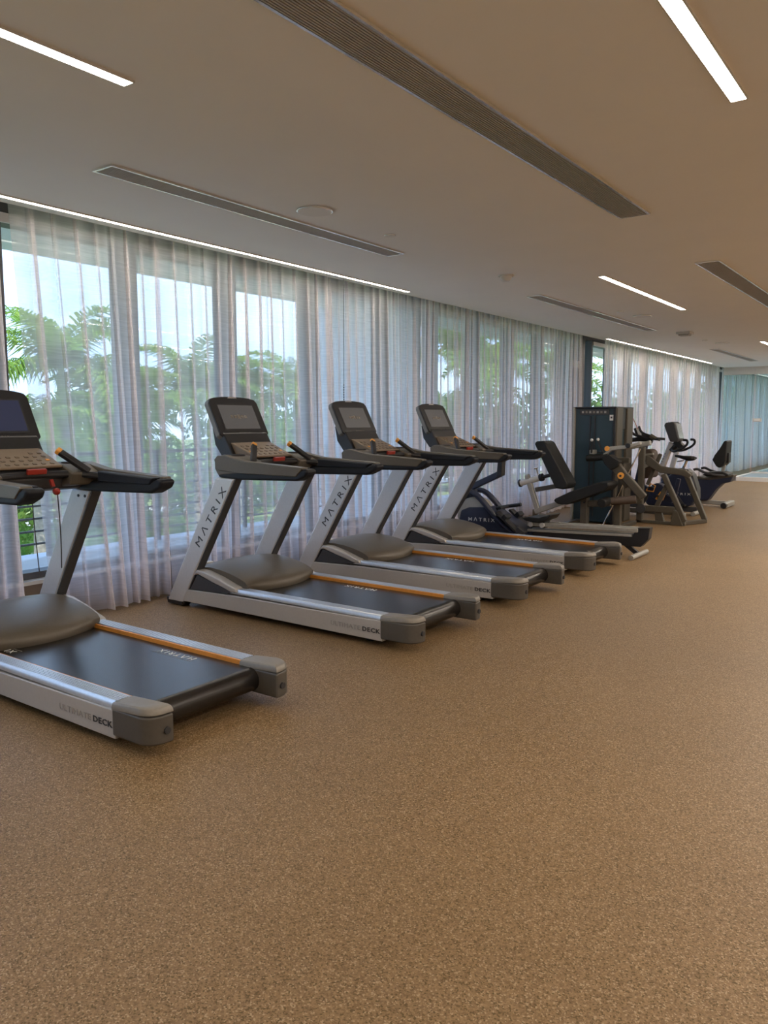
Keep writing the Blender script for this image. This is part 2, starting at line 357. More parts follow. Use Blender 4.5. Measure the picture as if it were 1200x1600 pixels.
vent(-4.12, -3.965, 2.86, 5.74, 'white framed slotted vent on the near ceiling beside the window strip light', 11)
vent(-4.12, -3.965, 8.53, 12.8, 'slotted vent in the mid ceiling left of the short strip light', 11)
vent(-4.12, -3.965, 16.8, 20.6, 'farthest small slotted vent near the far ceiling beam', 11)

def strip(x, y0, y1, wd, label):
    c = (x, (y0 + y1) / 2, 2.9); t = thing('strip_light', c, label, 'light')
    MB(c).box(x - wd / 2 - .006, x - wd / 2, y0 - .006, y1 + .006, 2.89, 2.9).box(x + wd / 2, x + wd / 2 + .006, y0 - .006, y1 + .006, 2.89, 2.9).box(x - wd / 2, x + wd / 2, y0 - .006, y0, 2.89, 2.9).box(x - wd / 2, x + wd / 2, y1, y1 + .006, 2.89, 2.9).build('frame', 'trim', t)
    MB(c).box(x - wd / 2, x + wd / 2, y0, y1, 2.893, 2.899).build('diffuser', 'led', t)
strip(-2.97, -.7, 2.24, .06, 'glowing strip light at the top left corner of the ceiling')
strip(-2.97, 7.79, 10.69, .06, 'short glowing strip light in the mid ceiling right of the smoke detector')
strip(-2.97, 15.72, 18.6, .06, 'strip light just showing at the far right edge of the ceiling')
strip(-.895, 1.0, 3.95, .065, 'wide glowing strip light at the top right corner of the ceiling')
strip(-5.055, -1, 7.45, .04, 'long thin strip light along the near curtains')
strip(-5.055, 13.6, 20.8, .04, 'long thin strip light along the far warm-lit curtain')

def disc(x, y, r, label, name='ceiling_speaker', cat='speaker', h=.012):
    c = (x, y, 2.9); t = thing(name, c, label, cat)
    MB(c).tube([(x, y, 2.9), (x, y, 2.9 - h)], r, 32).build('rim', 'ventframe', t, bevel=.002)
    MB(c).tube([(x, y, 2.9 - h), (x, y, 2.9 - h - .003)], r * .93, 32).build('grille', 'speaker', t)
disc(-3.67, 4.26, .125, 'round flush speaker in the near ceiling beside the white framed vent')
disc(-3.60, 11.0, .125, 'round flush speaker in the mid ceiling past the short strip light')
disc(-3.62, 15.6, .125, 'round flush speaker in the far ceiling')
disc(-3.67, 5.15, .045, 'tiny round ceiling sensor beside the end of the white framed vent', 'ceiling_sensor', 'sensor', .008)
disc(-3.69, 10.38, .045, 'tiny round ceiling sensor before the mid ceiling speaker', 'ceiling_sensor', 'sensor', .015)
disc(-3.75, 14.9, .045, 'tiny round ceiling sensor before the far ceiling speaker', 'ceiling_sensor', 'sensor', .01)
c = (-3.73, 7.21, 2.9); t = thing('smoke_detector', c, 'white domed smoke detector on the ceiling between two vents', 'detector')
MB(c).tube([(*c[:2], 2.9), (*c[:2], 2.885)], .075, 24).build('base', 'trim', t, bevel=.003)
MB(c).tube([(*c[:2], 2.885), (*c[:2], 2.87), (*c[:2], 2.845), (*c[:2], 2.84)], [.058, .056, .04, .03], 24).build('dome', 'sill', t)
c = (-3.69, 13.41, 2.9); t = thing('ceiling_projector', c, 'small boxy white fitting under the far mid ceiling', 'fitting')
MB(c).box(-3.80, -3.58, 13.3, 13.52, 2.865, 2.9).build('base', 'trim', t, bevel=.004)
MB(c).box(-3.77, -3.61, 13.33, 13.49, 2.84, 2.865).build('cover', 'ventslat', t, bevel=.004)

# ------------------------------------------------------------------ curtains
def curtain(y0, y1, label, xb=-5.33, lead0=0, lead1=0, seed=1, zt=3.05, depth=.055, per=(.12, .19)):
    r = random.Random(seed); P = []; y = y0; ph = r.random() * 6
    while y < y1 - .02:
        p = min(r.uniform(*per), y1 - y); d = depth * r.uniform(.55, 1.3); ov = r.uniform(.018, .045); bow = r.uniform(-.012, .02)
        q = p * .72
        for t in (0, .25, .5, .75, 1): P.append((y + q * t, bow * math.sin(math.pi * t), 0))
        P += [(y + q + ov * .25, 0, d * .6), (y + q + ov * .1, 0, d), (y + q - ov * .15 + .01, 0, d * 1.08), (y + q + ov * .8, 0, d * .95), (y + q + ov * .6, 0, d * .4)]
        y += p
    P.append((y1, 0, 0)); nz = 14; R = []; L_ = y1 - y0
    k1, k2, k3 = r.uniform(1.5, 3), r.uniform(.5, 1.2), r.uniform(0, 6)
    for k in range(nz + 1):
        f = k / nz; z = zt - (zt - .018) * f
        row = []
        for (yy, b, d) in P:
            u = (yy - y0) / L_
            sw = (.012 + .035 * f) * math.sin(yy * k1 * 2.1 + k3) + .02 * f * math.sin(yy * 9.7 * k2 + ph)
            fold = d * (.55 + .75 * f) * (1 + .25 * math.sin(yy * 5.3 + f * 2.5 + ph))
            yl = yy + lead0 * f * (1 - u) + lead1 * f * u + .010 * f * math.sin(yy * 23 + 2 * f)
            row.append((xb + b + sw + fold + .035 * f * f, yl, z))
        R.append(row)
    o = MB((xb, (y0 + y1) / 2, 0)).rings(R, cap=False, closed=False).build('sheer_curtain', 'sheer', loc=(xb, (y0 + y1) / 2, 0), ang=75)
    tag(o, label, 'curtain')
    return o
curtain(1.2, 2.92, 'sheer curtain at the far left edge, left of the open gap', lead1=.02, seed=4)
curtain(3.0, 4.22, 'sheer curtain right of the open gap, behind the nearest treadmill', lead0=.19, seed=5, per=(.13, .19))
curtain(4.235, 6.40, 'sheer curtain behind the second treadmill console, palms showing through', seed=6)
curtain(6.415, 8.93, 'sheer curtain behind the third treadmill, before a pale wall', seed=8, per=(.11, .17))
curtain(8.95, 13.05, 'sheer curtain between the last treadmill and the dark door', seed=9, per=(.12, .18))
curtain(14.25, 22.74, 'warm-lit sheer curtain beyond the dark door, behind the bikes', seed=10, per=(.12, .2))
curtain(22.93, 30.5, 'bluish sheer curtain behind the far glass partition', xb=-5.27, seed=11, per=(.12, .2), zt=2.9)
# bead chain by the curtain
c = (-5.16, 6.42, 2.9); t = thing('bead_chain', c, 'thin dark bead chain hanging on the sheer curtain by the third treadmill', 'chain')
mb = MB(c).tube([(-5.16, 6.42, 2.9), (-5.16, 6.42, .75)], .003, 6); mb.build('cord', 'dark', t)
mb = MB(c)
for i in range(44): mb.ball((-5.16, 6.42, .76 + i * .025), (.008, .008, .007), 6, 4)
o = mb.build('beads', 'charcoal', t); o['kind'] = 'stuff'

# ------------------------------------------------------------------ treadmill (numbers as measured for the second one: near side at y = 4.025)
Y0 = 4.025
def make_treadmill():
    O = (-3.9, Y0 + .45, 0); V = lambda v: Y0 + v
    root = thing('treadmill', O, 'x', 'treadmill', 'treadmills facing the curtained windows')
    mb = lambda: MB(O)
    for s in (0, 1):                                             # mirrored pairs
        m_ = (lambda v: Y0 + v) if s == 0 else (lambda v: Y0 + .9 - v)
        # side panel
        mb().prism([(-4.89, .05), (-2.93, .042), (-2.93, .178), (-4.30, .165), (-4.80, .15), (-4.84, .15)], m_(.002), m_(.06)).build('side_panel', 'panel', root, bevel=.005)
        # ribbed foot rail
        pr = [(.012, .178), (.012, .20), (.02, .212)]
        for i in range(6):
            a = .022 + i * .0135; pr += [(a, .2145), (a + .008, .2145), (a + .009, .209), (a + .0125, .209)]
        pr += [(.104, .212), (.106, .178)]
        fr = mb().prism([(m_(a), z) for a, z in pr], -4.42, -2.945, 'x').build('foot_rail', 'alu', root)
        mb().box(-4.42, -2.945, min(m_(.106), m_(.119)), max(m_(.106), m_(.112)), .185, .210).build('orange_edge', 'orange', fr)
        # end cap, rounded in plan, rounder at the back
        pl = [(-2.945, -.004), (-2.76, -.004)] + [(-2.76 + .085 * math.sin(math.radians(a)), .081 - .085 * math.cos(math.radians(a))) for a in (20, 40, 60, 80)] + [(-2.672, .125), (-2.945, .125)]
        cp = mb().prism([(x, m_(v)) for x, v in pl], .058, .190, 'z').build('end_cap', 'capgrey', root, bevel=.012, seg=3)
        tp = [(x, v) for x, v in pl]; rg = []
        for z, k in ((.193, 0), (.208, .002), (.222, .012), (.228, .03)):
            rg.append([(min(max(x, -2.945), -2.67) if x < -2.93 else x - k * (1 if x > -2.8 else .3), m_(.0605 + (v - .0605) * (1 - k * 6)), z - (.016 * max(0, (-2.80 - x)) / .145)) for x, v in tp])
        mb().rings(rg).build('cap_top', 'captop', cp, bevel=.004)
        mb().tube([(-2.675, m_(.085), .12), (-2.665, m_(.085), .12)], .016, 14).build('cap_hole', 'dark', cp)
        # upright
        up = mb().prism([(-5.075, .032), (-4.885, .032), (-4.262, 1.045), (-4.475, 1.045)], m_(0), m_(.08)).build('upright', 'silver', root, bevel=.018, seg=4)
        d = Vector((.623, 0, 1.015)).normalized()
        mb().prism([(-4.8895, .04), (-4.875, .04), (-4.254, 1.045), (-4.2685, 1.045)], m_(.006), m_(.074)).build('rear_strip', 'charcoal', up, bevel=.002)
        mb().prism([(-5.07, .012), (-4.90, .012), (-4.885, .045), (-5.08, .06)], m_(.003), m_(.077)).build('upright_foot', 'black', up, bevel=.004)
        if s == 0:
            text('upright_lettering', 'MΛTRIX', .555, .060, 'dark', up, (-4.668, m_(0) - .0005, .497), (.569, 0, .822), (-.822, 0, .569), O, space=1.5)
        else:
            text('upright_lettering', 'MΛTRIX', .555, .060, 'dark', up, (-4.40, m_(0) + .0005, .96), (-.569, 0, -.822), (.822, 0, -.569), O, space=1.5)
        for k in (0, 1):
            x = -4.40 + k * .07
            mb().tube([(x, m_(.0785), 1.0), (x, m_(.084), 1.0)], .009, 10).build('screw', 'dark', up)
        # wing beside the motor cover, and the charcoal inset under it
        mb().prism([(-4.75, .27), (-4.71, .318), (-4.62, .312), (-4.47, .277), (-4.36, .243), (-4.285, .222), (-4.265, .19), (-4.34, .19), (-4.42, .212), (-4.55, .243), (-4.70, .285)], m_(-.002), m_(.12)).build('cover_wing', 'panel', root, bevel=.012, seg=3)
        mb().prism([(-4.80, .152), (-4.71, .28), (-4.55, .24), (-4.42, .21), (-4.33, .188), (-4.40, .166)], m_(.006), m_(.10)).build('inset_panel', 'charcoal', root, bevel=.004)
        # wheel and front foot
        mb().tube([(-3.10, m_(.09), .048), (-3.10, m_(.16), .048)], .052, 20).build('rear_wheel', 'black', root, bevel=.008)
        mb().tube([(-4.92, m_(.02), .033), (-4.92, m_(.09), .033)], .034, 16).build('front_wheel', 'black', root, bevel=.006)
        # handrail: taupe upper shell over a black grip
        gp = mb().prism([(-4.455, 1.10), (-4.44, 1.047), (-4.24, 1.036), (-3.66, 1.052), (-3.58, 1.085), (-3.553, 1.125), (-3.59, 1.142), (-3.66, 1.12), (-4.25, 1.10)], m_(.0), m_(.105)).build('handrail_grip', 'rubber', root, bevel=.018, seg=3)
        mb().prism([(-4.46, 1.13), (-4.475, 1.18), (-4.44, 1.209), (-4.36, 1.213), (-4.27, 1.195), (-4.15, 1.175), (-3.61, 1.148), (-3.60, 1.138), (-3.66, 1.082), (-4.24, 1.085), (-4.44, 1.10)], m_(-.006), m_(.062)).build('handrail_shell', 'taupe', root, bevel=.014, seg=3)
        mb().prism([(-4.15, 1.165), (-3.62, 1.143), (-3.66, 1.10), (-4.15, 1.10)], m_(.05), m_(.112)).build('inner_grip', 'rubber', root, bevel=.012, seg=3)
        # control stick with an orange tip
        st = mb().beam((-4.20, m_(.13), 1.16), (-4.31, m_(.25), 1.28), .045, .03).build('control_stick', 'black', root, bevel=.008)
        mb().beam((-4.305, m_(.244), 1.274), (-4.322, m_(.263), 1.293), .042, .034).build('stick_tip', 'orangelit', st, bevel=.008)
        # cup holder
        mb().prism([(-4.475, 1.11), (-4.478, 1.17), (-4.44, 1.207), (-4.31, 1.204), (-4.20, 1.155), (-4.235, 1.08), (-4.44, 1.06)], m_(-.003), m_(.24)).build('console_shoulder', 'taupe', root, bevel=.014, seg=3)
        ch = mb().tube([(-4.375, m_(.135), 1.17), (-4.375, m_(.135), 1.214)], .060, 22).build('cup_holder', 'charcoal', root)
        mb().tube([(-4.375, m_(.135), 1.2142), (-4.375, m_(.135), 1.216)], .052, 22).build('cup_recess', 'dark', ch)
    # deck under the belt, running belt over rollers
    mb().box(-4.9, -2.95, V(.06), V(.84), .05, .176).build('deck_frame', 'black', root)
    prof = [(-4.6, .188), (-2.86, .188)] + arcpts(-2.86, .128, .062, 90, -90, 10) + [(-4.6, .064)] ; prof = [(x, z) for x, z in prof]
    belt = mb().prism(prof, V(.122), V(.778)).build('running_belt', 'belt', root, ang=25)
    # motor cover: crowned dome between the uprights, bowed rear edge
    R = []
    zc = [(-4.98, .20), (-4.95, .27), (-4.86, .32), (-4.74, .352), (-4.62, .362), (-4.50, .352), (-4.38, .33), (-4.27, .30), (-4.20, .275), (-4.16, .25), (-4.145, .225), (-4.143, .195)]
    for i in range(17):
        u = i / 16; v = .075 + .75 * u; c = 1 - (2 * u - 1) ** 2; r = []
        for j, (x, z) in enumerate(zc):
            t_ = j / (len(zc) - 1); r.append((x - (.11 * (1 - c)) * t_ ** 2, V(v), .19 + (z - .19) * (.84 + .16 * c ** .7)))
        r += [(r[-1][0] - .01, V(v), .17), (-4.98, V(v), .17)]
        R.append(r)
    hood = mb().rings(R).build('motor_cover', 'taupe', root, ang=40)
    mb().tube([(-4.80, V(.20), .325), (-4.80, V(.20), .347)], .042, 20).build('round_badge', 'trim', hood, bevel=.003)
    # console base across the front, and heart-rate bar
    mb().prism([(-4.50, 1.07), (-4.515, 1.17), (-4.47, 1.215), (-4.36, 1.205), (-4.30, 1.13), (-4.33, 1.06), (-4.42, 1.04)], V(.07), V(.83)).build('console_base', 'charcoal', root, bevel=.015, seg=3)
    mb().tube([(-4.10, V(.06), 1.125), (-4.22, V(.16), 1.145), (-4.28, V(.30), 1.15), (-4.30, V(.45), 1.152), (-4.28, V(.60), 1.15), (-4.22, V(.74), 1.145), (-4.10, V(.84), 1.125)], .021, 10, smooth=5).build('pulse_bar', 'black', root)
    # keypad sloping up to the screen
    a = [(-4.30, 1.185), (-4.30, 1.20), (-4.53, 1.295), (-4.60, 1.30), (-4.60, 1.20)]
    kp = mb().prism(a, V(.24), V(.66)).build('keypad', 'keypad', root, bevel=.008)
    kd = Vector((-.23, 0, .095)).normalized(); kn = Vector((.095, 0, .23)).normalized()
    for i in range(4):
        for j in range(7):
            p = Vector((-4.33, V(.28 + j * .055), 1.2125)) + kd * (i * .05) + kn * .002
            if i == 3 and j in (2, 3, 4): continue
            col = 'orangelit' if (j in (0, 6) and i == 1) else 'keydark'
            mb().beam(p - kn * .003, p + kn * .0015, .022, .018).build('key', col, kp)
    mb().beam((-4.262, V(.41), 1.172), (-4.262, V(.53), 1.172), .032, .02, up=(.3, 0, 1)).build('stop_button', 'red', root, bevel=.005)
    # neck and touch-screen head
    mb().prism([(-4.50, 1.21), (-4.60, 1.37), (-4.73, 1.42), (-4.70, 1.28), (-4.62, 1.18), (-4.5, 1.16)], V(.21), V(.69)).build('neck', 'black', root, bevel=.012)
    hb = Vector((-4.595, 0, 1.345)); ud = Vector((-.155, 0, .30)).normalized(); nd = Vector((.30, 0, .155)).normalized()
    def P(v, u, n): return tuple(hb + ud * u + nd * n + Vector((0, V(v), 0)))
    out = [(.215, -.005), (.685, -.005), (.715, .02), (.712, .30)] + [(.45 + .25 * math.cos(math.radians(a)), .325 + .032 * math.sin(math.radians(a))) for a in (12, 40, 65, 90, 115, 140, 168)] + [(.188, .30), (.185, .02)]
    hd = mb().prism(out, -.062, -.012, fn=lambda p, a: P(p[0], p[1], a)).build('screen_housing', 'shellgrey', root, bevel=.012, seg=3)
    mb().prism([(.45 + (p[0] - .45) * .992, .17 + (p[1] - .17) * .99) for p in out], -.02, 0, fn=lambda p, a: P(p[0], p[1], a)).build('screen_bezel', 'black', hd, bevel=.006)
    R2 = [(.262, .065), (.638, .065), (.638, .275), (.262, .275)]
    mb().prism([(v + (-.012 if v < .45 else .012), u + (-.012 if u < .15 else .012)) for v, u in R2], -.004, .0015, fn=lambda p, a: P(p[0], p[1], a)).build('screen_border', 'dark', hd)
    mb().prism(R2, -.001, .003, fn=lambda p, a: P(p[0], p[1], a)).build('screen', 'screen', hd)
    for k in range(5):
        v0 = .36 + k * .036
        mb().prism([(v0, .16 - (k == 2) * .006), (v0 + .028, .16 - (k == 2) * .006), (v0 + .028, .185 + (k == 2) * .006), (v0, .185 + (k == 2) * .006)], .002, .0038, fn=lambda p, a: P(p[0], p[1], a)).build('screen_icon', 'dimprint', hd)
    text('screen_lettering', 'MΛTRIX', .12, .013, 'dimprint', hd, P(.39, .022, .001), (0, 1, 0), tuple(ud), O, space=1.5)
    mb().prism([(.40, .338), (.50, .338), (.49, .348), (.41, .348)], -.004, .002, fn=lambda p, a: P(p[0], p[1], a)).build('crown_plate', 'panel', hd)
    text('deck_lettering', 'DECK', .145, .030, 'dark', root, (-3.09, V(0) - .0008, .092), (1, 0, 0), (0, 0, 1), O, space=1.1, bold=.02)
    text('series_lettering', 'ULTIMATE', .25, .030, 'faint', root, (-3.36, V(0) - .0008, .092), (1, 0, 0), (0, 0, 1), O, space=1.1)
    return root
proto = make_treadmill()
labels = ['nearest treadmill, cut by the left edge, front of the row', 'second treadmill from the left, whole, its MATRIX upright in front of the curtains',
          'third treadmill from the left, between the second and the last one', 'last treadmill, farthest in the row, beside the rowing machine']
spots = [(-.04, 2.045), (0, 4.025), (-.009, 5.54), (-.029, 7.048)]
prints = {0: [('far', -3.25), ('near', -4.45)], 1: [('far', -3.50)], 2: [('near', -3.47)], 3: [('near', -3.83)]}
for i, (dx, y0) in enumerate(spots):
    tm = proto if i == 1 else copy_tree(proto)
    tm.location = (-3.9 + dx, y0 + .45, 0); tm['label'] = labels[i]
    bl = [c for c in tm.children if c.name.startswith('running_belt')][0]
    for side, x in prints[i]:
        lx = x + 3.9 - dx
        if side == 'far':
            text('belt_lettering', 'MΛTRIX', .29, .042, 'white', bl, (lx, .27, .1885), (-1, 0, 0), (0, -1, 0), space=1.35)
            MB().box(lx - .31, lx + .02, .213, .217, .188, .189).build('belt_line', 'dimprint', bl)
        else:
            text('belt_lettering', 'MΛTRIX', .29, .042, 'white', bl, (lx, -.27, .1885), (1, 0, 0), (0, 1, 0), space=1.35)
            MB().box(lx - .02, lx + .31, -.217, -.213, .188, .189).build('belt_line', 'dimprint', bl)
    if i == 0:
        hd = [c for c in tm.children if c.name.startswith('screen_housing')][0]
        for c in list(hd.children):
            if c.name.startswith('screen_icon'): bpy.data.objects.remove(c)
            elif c.name.split('.')[0] == 'screen':
                c.data = c.data.copy(); c.data.materials.clear(); c.data.materials.append(M['screenblue']); c['label'] = 'dark blue lit screen'
        sk = MB().ball((-.30, .10, 1.055), (.03, .02, .022), 12, 8).beam((-.33, .10, 1.08), (-.35, .1, 1.12), .02, .015).build('safety_key', 'red', tm)
        MB().tube([(-.29, .10, 1.04), (-.28, .10, .9), (-.285, .105, .75), (-.30, .11, .6)], .0035, 6, smooth=4).build('key_cord', 'dark', sk)
        MB().tube([(-.42, .02, 1.10), (-.42, .02, .9), (-.40, .03, .55)], .003, 6, smooth=4).build('cable', 'dark', tm)

# ------------------------------------------------------------------ rowing machine
O = (-3.8, 8.45, 0); yc = 8.45
rw = thing('rowing_machine', O, 'rowing machine with navy flywheel case and silver rail behind the last treadmill', 'rowing machine')
mb = lambda: MB(O)
hs = mb().prism([(-4.86, .12), (-4.90, .25), (-4.87, .38), (-4.76, .425), (-4.52, .44), (-4.35, .38), (-4.12, .26), (-3.93, .15), (-3.93, .10)], yc - .12, yc + .12).build('flywheel_case', 'navy', rw, bevel=.02, seg=3)
text('case_lettering', 'MΛTRIX', .36, .045, 'white', hs, (-4.76, yc - .1215, .262), (1, 0, .02), (0, 0, 1), O, space=1.5, bold=.003)
mb().tube([(-4.72, yc - .10, .33), (-4.72, yc + .10, .33)], .215, 32).build('fan_cover', 'paleframe', rw, bevel=.02)
for dy in (-.13, .14):
    p = [(-4.97, .10), (-4.99, .24), (-4.965, .42), (-4.90, .55), (-4.79, .615), (-4.68, .60), (-4.57, .52), (-4.42, .37), (-4.27, .24), (-4.08, .13)]
    mb().tube([(x, yc + dy, z) for x, z in p], .042, 10, smooth=4, flat=.8).build('hoop_guard', 'navy', rw)
mb().beam((-4.76, yc, .43), (-4.76, yc, .64), .08, .07).build('arm_post', 'navy', rw, bevel=.01)
am = mb().beam((-4.80, yc, .655), (-4.39, yc, .845), .07, .075).build('console_arm', 'navy', rw, bevel=.012)
mb().prism([(-4.43, .80), (-4.36, .82), (-4.35, 1.05), (-4.41, 1.06)], yc - .05, yc + .05).build('console_bracket', 'black', rw, bevel=.01)
mb().beam((-4.44, yc, 1.03), (-4.39, yc, 1.10), .22, .03).build('console', 'black', rw, bevel=.008)
mb().tube([(-4.43, yc - .02, .425), (-4.30, yc - .02, .455), (-4.11, yc - .02, .49)], .022, 10).build('pull_handle', 'black', rw)
mb().tube([(-4.27, yc - .25, .455), (-4.27, yc + .25, .455)], .017, 10).build('handle_bar', 'rubber', rw)
for dy in (-.17, .17):
    fp = mb().beam((-4.34, yc + dy, .40), (-4.05, yc + dy, .17), .11, .03).build('foot_plate', 'black', rw, bevel=.008)
    mb().beam((-4.24, yc + dy, .37), (-4.20, yc + dy, .33), .13, .05).build('foot_strap', 'rubber', fp, bevel=.006)
    mb().beam((-4.07, yc + dy, .23), (-3.98, yc + dy, .17), .10, .06).build('heel_cup', 'charcoal', fp, bevel=.01)
mb().prism([(-3.98, .12), (-2.68, .12), (-2.60, .21), (-2.585, .335), (-2.73, .325), (-2.76, .25), (-3.9, .215)], yc - .055, yc + .055).build('rail_beam', 'black', rw, bevel=.008)
for dy in (-.065, .065):
    mb().beam((-4.0, yc + dy, .275), (-2.71, yc + dy, .30), .035, .045).build('slide_rail', 'paleframe', rw, bevel=.006)
    mb().beam((-4.0, yc + dy, .20), (-2.77, yc + dy, .24), .03, .03).build('lower_rail', 'paleframe', rw, bevel=.006)
st = mb().prism([(-4.04, .345), (-3.95, .365), (-3.82, .365), (-3.70, .41), (-3.68, .405), (-3.72, .35), (-3.82, .305), (-3.98, .315)], yc - .15, yc + .15).build('seat', 'leather', rw, bevel=.012, seg=3)
mb().box(-3.97, -3.78, yc - .08, yc + .08, .24, .32).build('seat_carriage', 'black', st, bevel=.01)
for dx in (-.07, .07): mb().tube([(-3.875 + dx, yc - .105, .275), (-3.875 + dx, yc - .085, .275)], .028, 14).build('roller', 'trim', st)
lg = mb().beam((-2.90, yc, .16), (-2.72, yc, .035), .05, .045).build('rear_leg', 'black', rw, bevel=.006)
mb().tube([(-2.71, yc - .26, .028), (-2.71, yc + .26, .028)], .028, 12).build('rear_foot', 'paleframe', rw)
mb().box(-4.9, -4.83, yc - .28, yc + .28, 0, .05).build('front_foot', 'black', rw, bevel=.01)
mb().box(-4.9, -3.95, yc - .05, yc + .05, .03, .12).build('front_beam', 'black', rw, bevel=.008)

# ------------------------------------------------------------------ leg extension machine with its weight tower
O = (-4.0, 10.6, 0); ym = 10.3
le = thing('leg_extension_machine', O, 'leg extension machine with black padded seat and dark blue weight tower before the door', 'gym machine')
x0, x1, ya, yb, zt = -4.53, -3.90, 10.93, 11.64, 1.665
tw = mb().box(x0 + .03, x1 - .03, ya + .02, yb - .02, .02, zt - .02).build('weight_tower', 'tower', le, bevel=.01)
mb().box(x0, x0 + .035, ya - .02, ya + .03, 0, zt).build('tower_post', 'paleframe', tw, bevel=.006)
mb().box(x1 - .035, x1, ya - .005, ya + .03, 0, zt).build('tower_post', 'black', tw, bevel=.006)
mb().box(x1 - .05, x1 + .012, ya + .035, ya + .27, 0, zt - .01).build('side_post', 'bronze', tw, bevel=.012)
mb().box(x1 - .05, x1 + .012, ya + .46, yb, 0, zt - .01).build('side_post', 'bronze', tw, bevel=.012)
mb().box(x1 - .04, x1 - .01, ya + .28, ya + .45, 1.35, zt - .02).build('side_cap', 'black', tw, bevel=.004)
mb().box(x0, x1 + .01, ya - .01, yb, zt - .02, zt + .005).build('tower_top', 'black', tw, bevel=.006)
mb().box(x0 + .10, x1 - .10, ya + .005, ya + .02, 1.555, 1.635).build('instruction_plate', 'charcoal', tw, bevel=.003)
for i in range(7):
    a = x0 + .13 + i * .055
    mb().box(a, a + .03, ya + .0, ya + .006, 1.58, 1.61).build('instruction_mark', 'dimprint' if i % 2 else 'faint', tw)
mb().box(-3.985, -3.935, ya - .008, ya + .0, 1.475, 1.555).build('white_sticker', 'white', tw)
mb().box(-3.973, -3.947, ya - .0105, ya - .008, 1.505, 1.53).build('sticker_mark', 'dark', tw)
mb().box(x0 + .25, x0 + .262, ya + .0, ya + .022, .1, 1.54).box(x0 + .32, x0 + .332, ya + .0, ya + .022, .1, 1.54).build('shroud_rib', 'dark', tw)
for i, (hx, top) in enumerate(((-4.20, 1.21), (-4.11, 1.22))):
    hd = mb().beam((hx + (.0 if i == 0 else .08), ya - .10, 1.02), (hx, ya - .10, top - .03), .02, .02).build('pin_handle', 'black', le, bevel=.004)
    mb().ball((hx, ya - .10, top - .01), (.022, .022, .022)).build('handle_tip', 'white', hd)
    mb().box(hx - .005, hx + .005, ya - .11, ya + .03, 1.015, 1.03).build('handle_bracket', 'black', hd)
mb().box(-4.235, -4.165, ya - .09, ya + .02, 1.0, 1.06).build('grey_clamp', 'paleframe', le, bevel=.006)
bk = mb().prism([(-4.765, 1.155), (-4.735, 1.19), (-4.625, 1.195), (-4.59, 1.165), (-4.255, .62), (-4.27, .555), (-4.33, .535), (-4.44, .55)], ym - .16, ym + .16).build('backrest', 'leather', le, bevel=.03, seg=4)
mb().prism([(-4.43, .405), (-4.44, .375), (-4.38, .335), (-4.25, .335), (-3.72, .555), (-3.67, .62), (-3.69, .665), (-3.80, .665), (-4.2, .52)], ym - .19, ym + .19).build('seat', 'leather', le, bevel=.025, seg=4)
mb().beam((-4.36, ym, .40), (-3.85, ym, .53), .10, .07).build('seat_bracket', 'bronze', le, bevel=.008)
mb().beam((-4.065, ym, 0), (-4.065, ym, .46), .10, .10).build('front_post', 'bronze', le, bevel=.012)
mb().tube([(-4.05, ym - .07, .37), (-4.05, ym - .05, .37)], .014, 10).build('bolt', 'chrome', le)
mb().beam((-4.05, ym + .02, .345), (-3.70, ym + .02, .375), .08, .085).build('leg_arm_bar', 'bronze', le, bevel=.01)
rl = mb().tube([(-3.76, ym - .20, .385), (-3.76, ym + .03, .395)], .062, 22).build('ankle_roller', 'leather', le, bevel=.014)
mb().tube([(-3.72, ym + .03, .395), (-3.40, ym + .12, .43)], .055, 20).build('ankle_pad', 'brownpad', le, bevel=.012)
mb().beam((-4.94, ym, .71), (-4.75, ym, .19), .06, .075).build('rear_post', 'paleframe', le, bevel=.018, seg=3)
mb().beam((-4.80, ym, .50), (-4.44, ym, .575), .055, .065).build('rear_bar', 'bronze', le, bevel=.01)
mb().tube([(-5.04, ym, .58), (-4.72, ym, .675)], .042, 16).build('adjuster_tube', 'trim', le, bevel=.004)
mb().tube([(-5.055, ym, .576), (-5.03, ym, .583)], .055, 16).build('adjuster_cap', 'black', le, bevel=.006)
mb().tube([(-4.74, ym, .67), (-4.69, ym, .685)], .054, 16).build('adjuster_clamp', 'black', le, bevel=.004)
mb().tube([(-4.70, ym, .682), (-4.48, ym, .745)], .026, 12).build('adjuster_rod', 'black', le)
mb().tube([(-4.76, ym, .70), (-4.80, ym, .80)], .01, 8).tube([(-4.825, ym, .80), (-4.775, ym, .812)], .012, 8).build('adjuster_pin', 'chrome', le)
mb().beam((-4.80, ym, .185), (-4.38, ym, .35), .07, .075).build('base_beam', 'paleframe', le, bevel=.012)
mb().beam((-4.80, ym, .22), (-4.80, ym, 0), .06, .06).build('base_foot', 'bronze', le, bevel=.006)
mb().box(-4.86, -3.6, ym - .04, ym + .04, 0, .05).build('base_rail', 'bronze', le, bevel=.008)
mb().box(-4.45, -4.36, ym, 10.95, .0, .05).build('base_link', 'bronze', le, bevel=.008)
mb().box(-3.72, -3.64, ym, 11.2, .0, .05).build('base_link', 'bronze', le, bevel=.008)
mb().beam((-3.66, ym + .16, .02), (-3.66, ym + .16, .36), .09, .09).build('side_leg', 'bronze', le, bevel=.01)
yo = 10.5
mb().prism([(-3.93, .985), (-3.89, 1.03), (-3.83, 1.075), (-3.85, 1.11), (-3.80, 1.125), (-3.56, 1.15), (-3.40, 1.20), (-3.39, 1.155), (-3.55, 1.10), (-3.78, 1.07), (-3.86, 1.01), (-3.90, .97)], yo - .03, yo + .04).build('upper_arm', 'paleframe', le, bevel=.012)
mb().tube([(-3.84, yo - .045, 1.095), (-3.84, yo - .02, 1.095)], .035, 16).build('arm_knob', 'orangelit', le, bevel=.004)
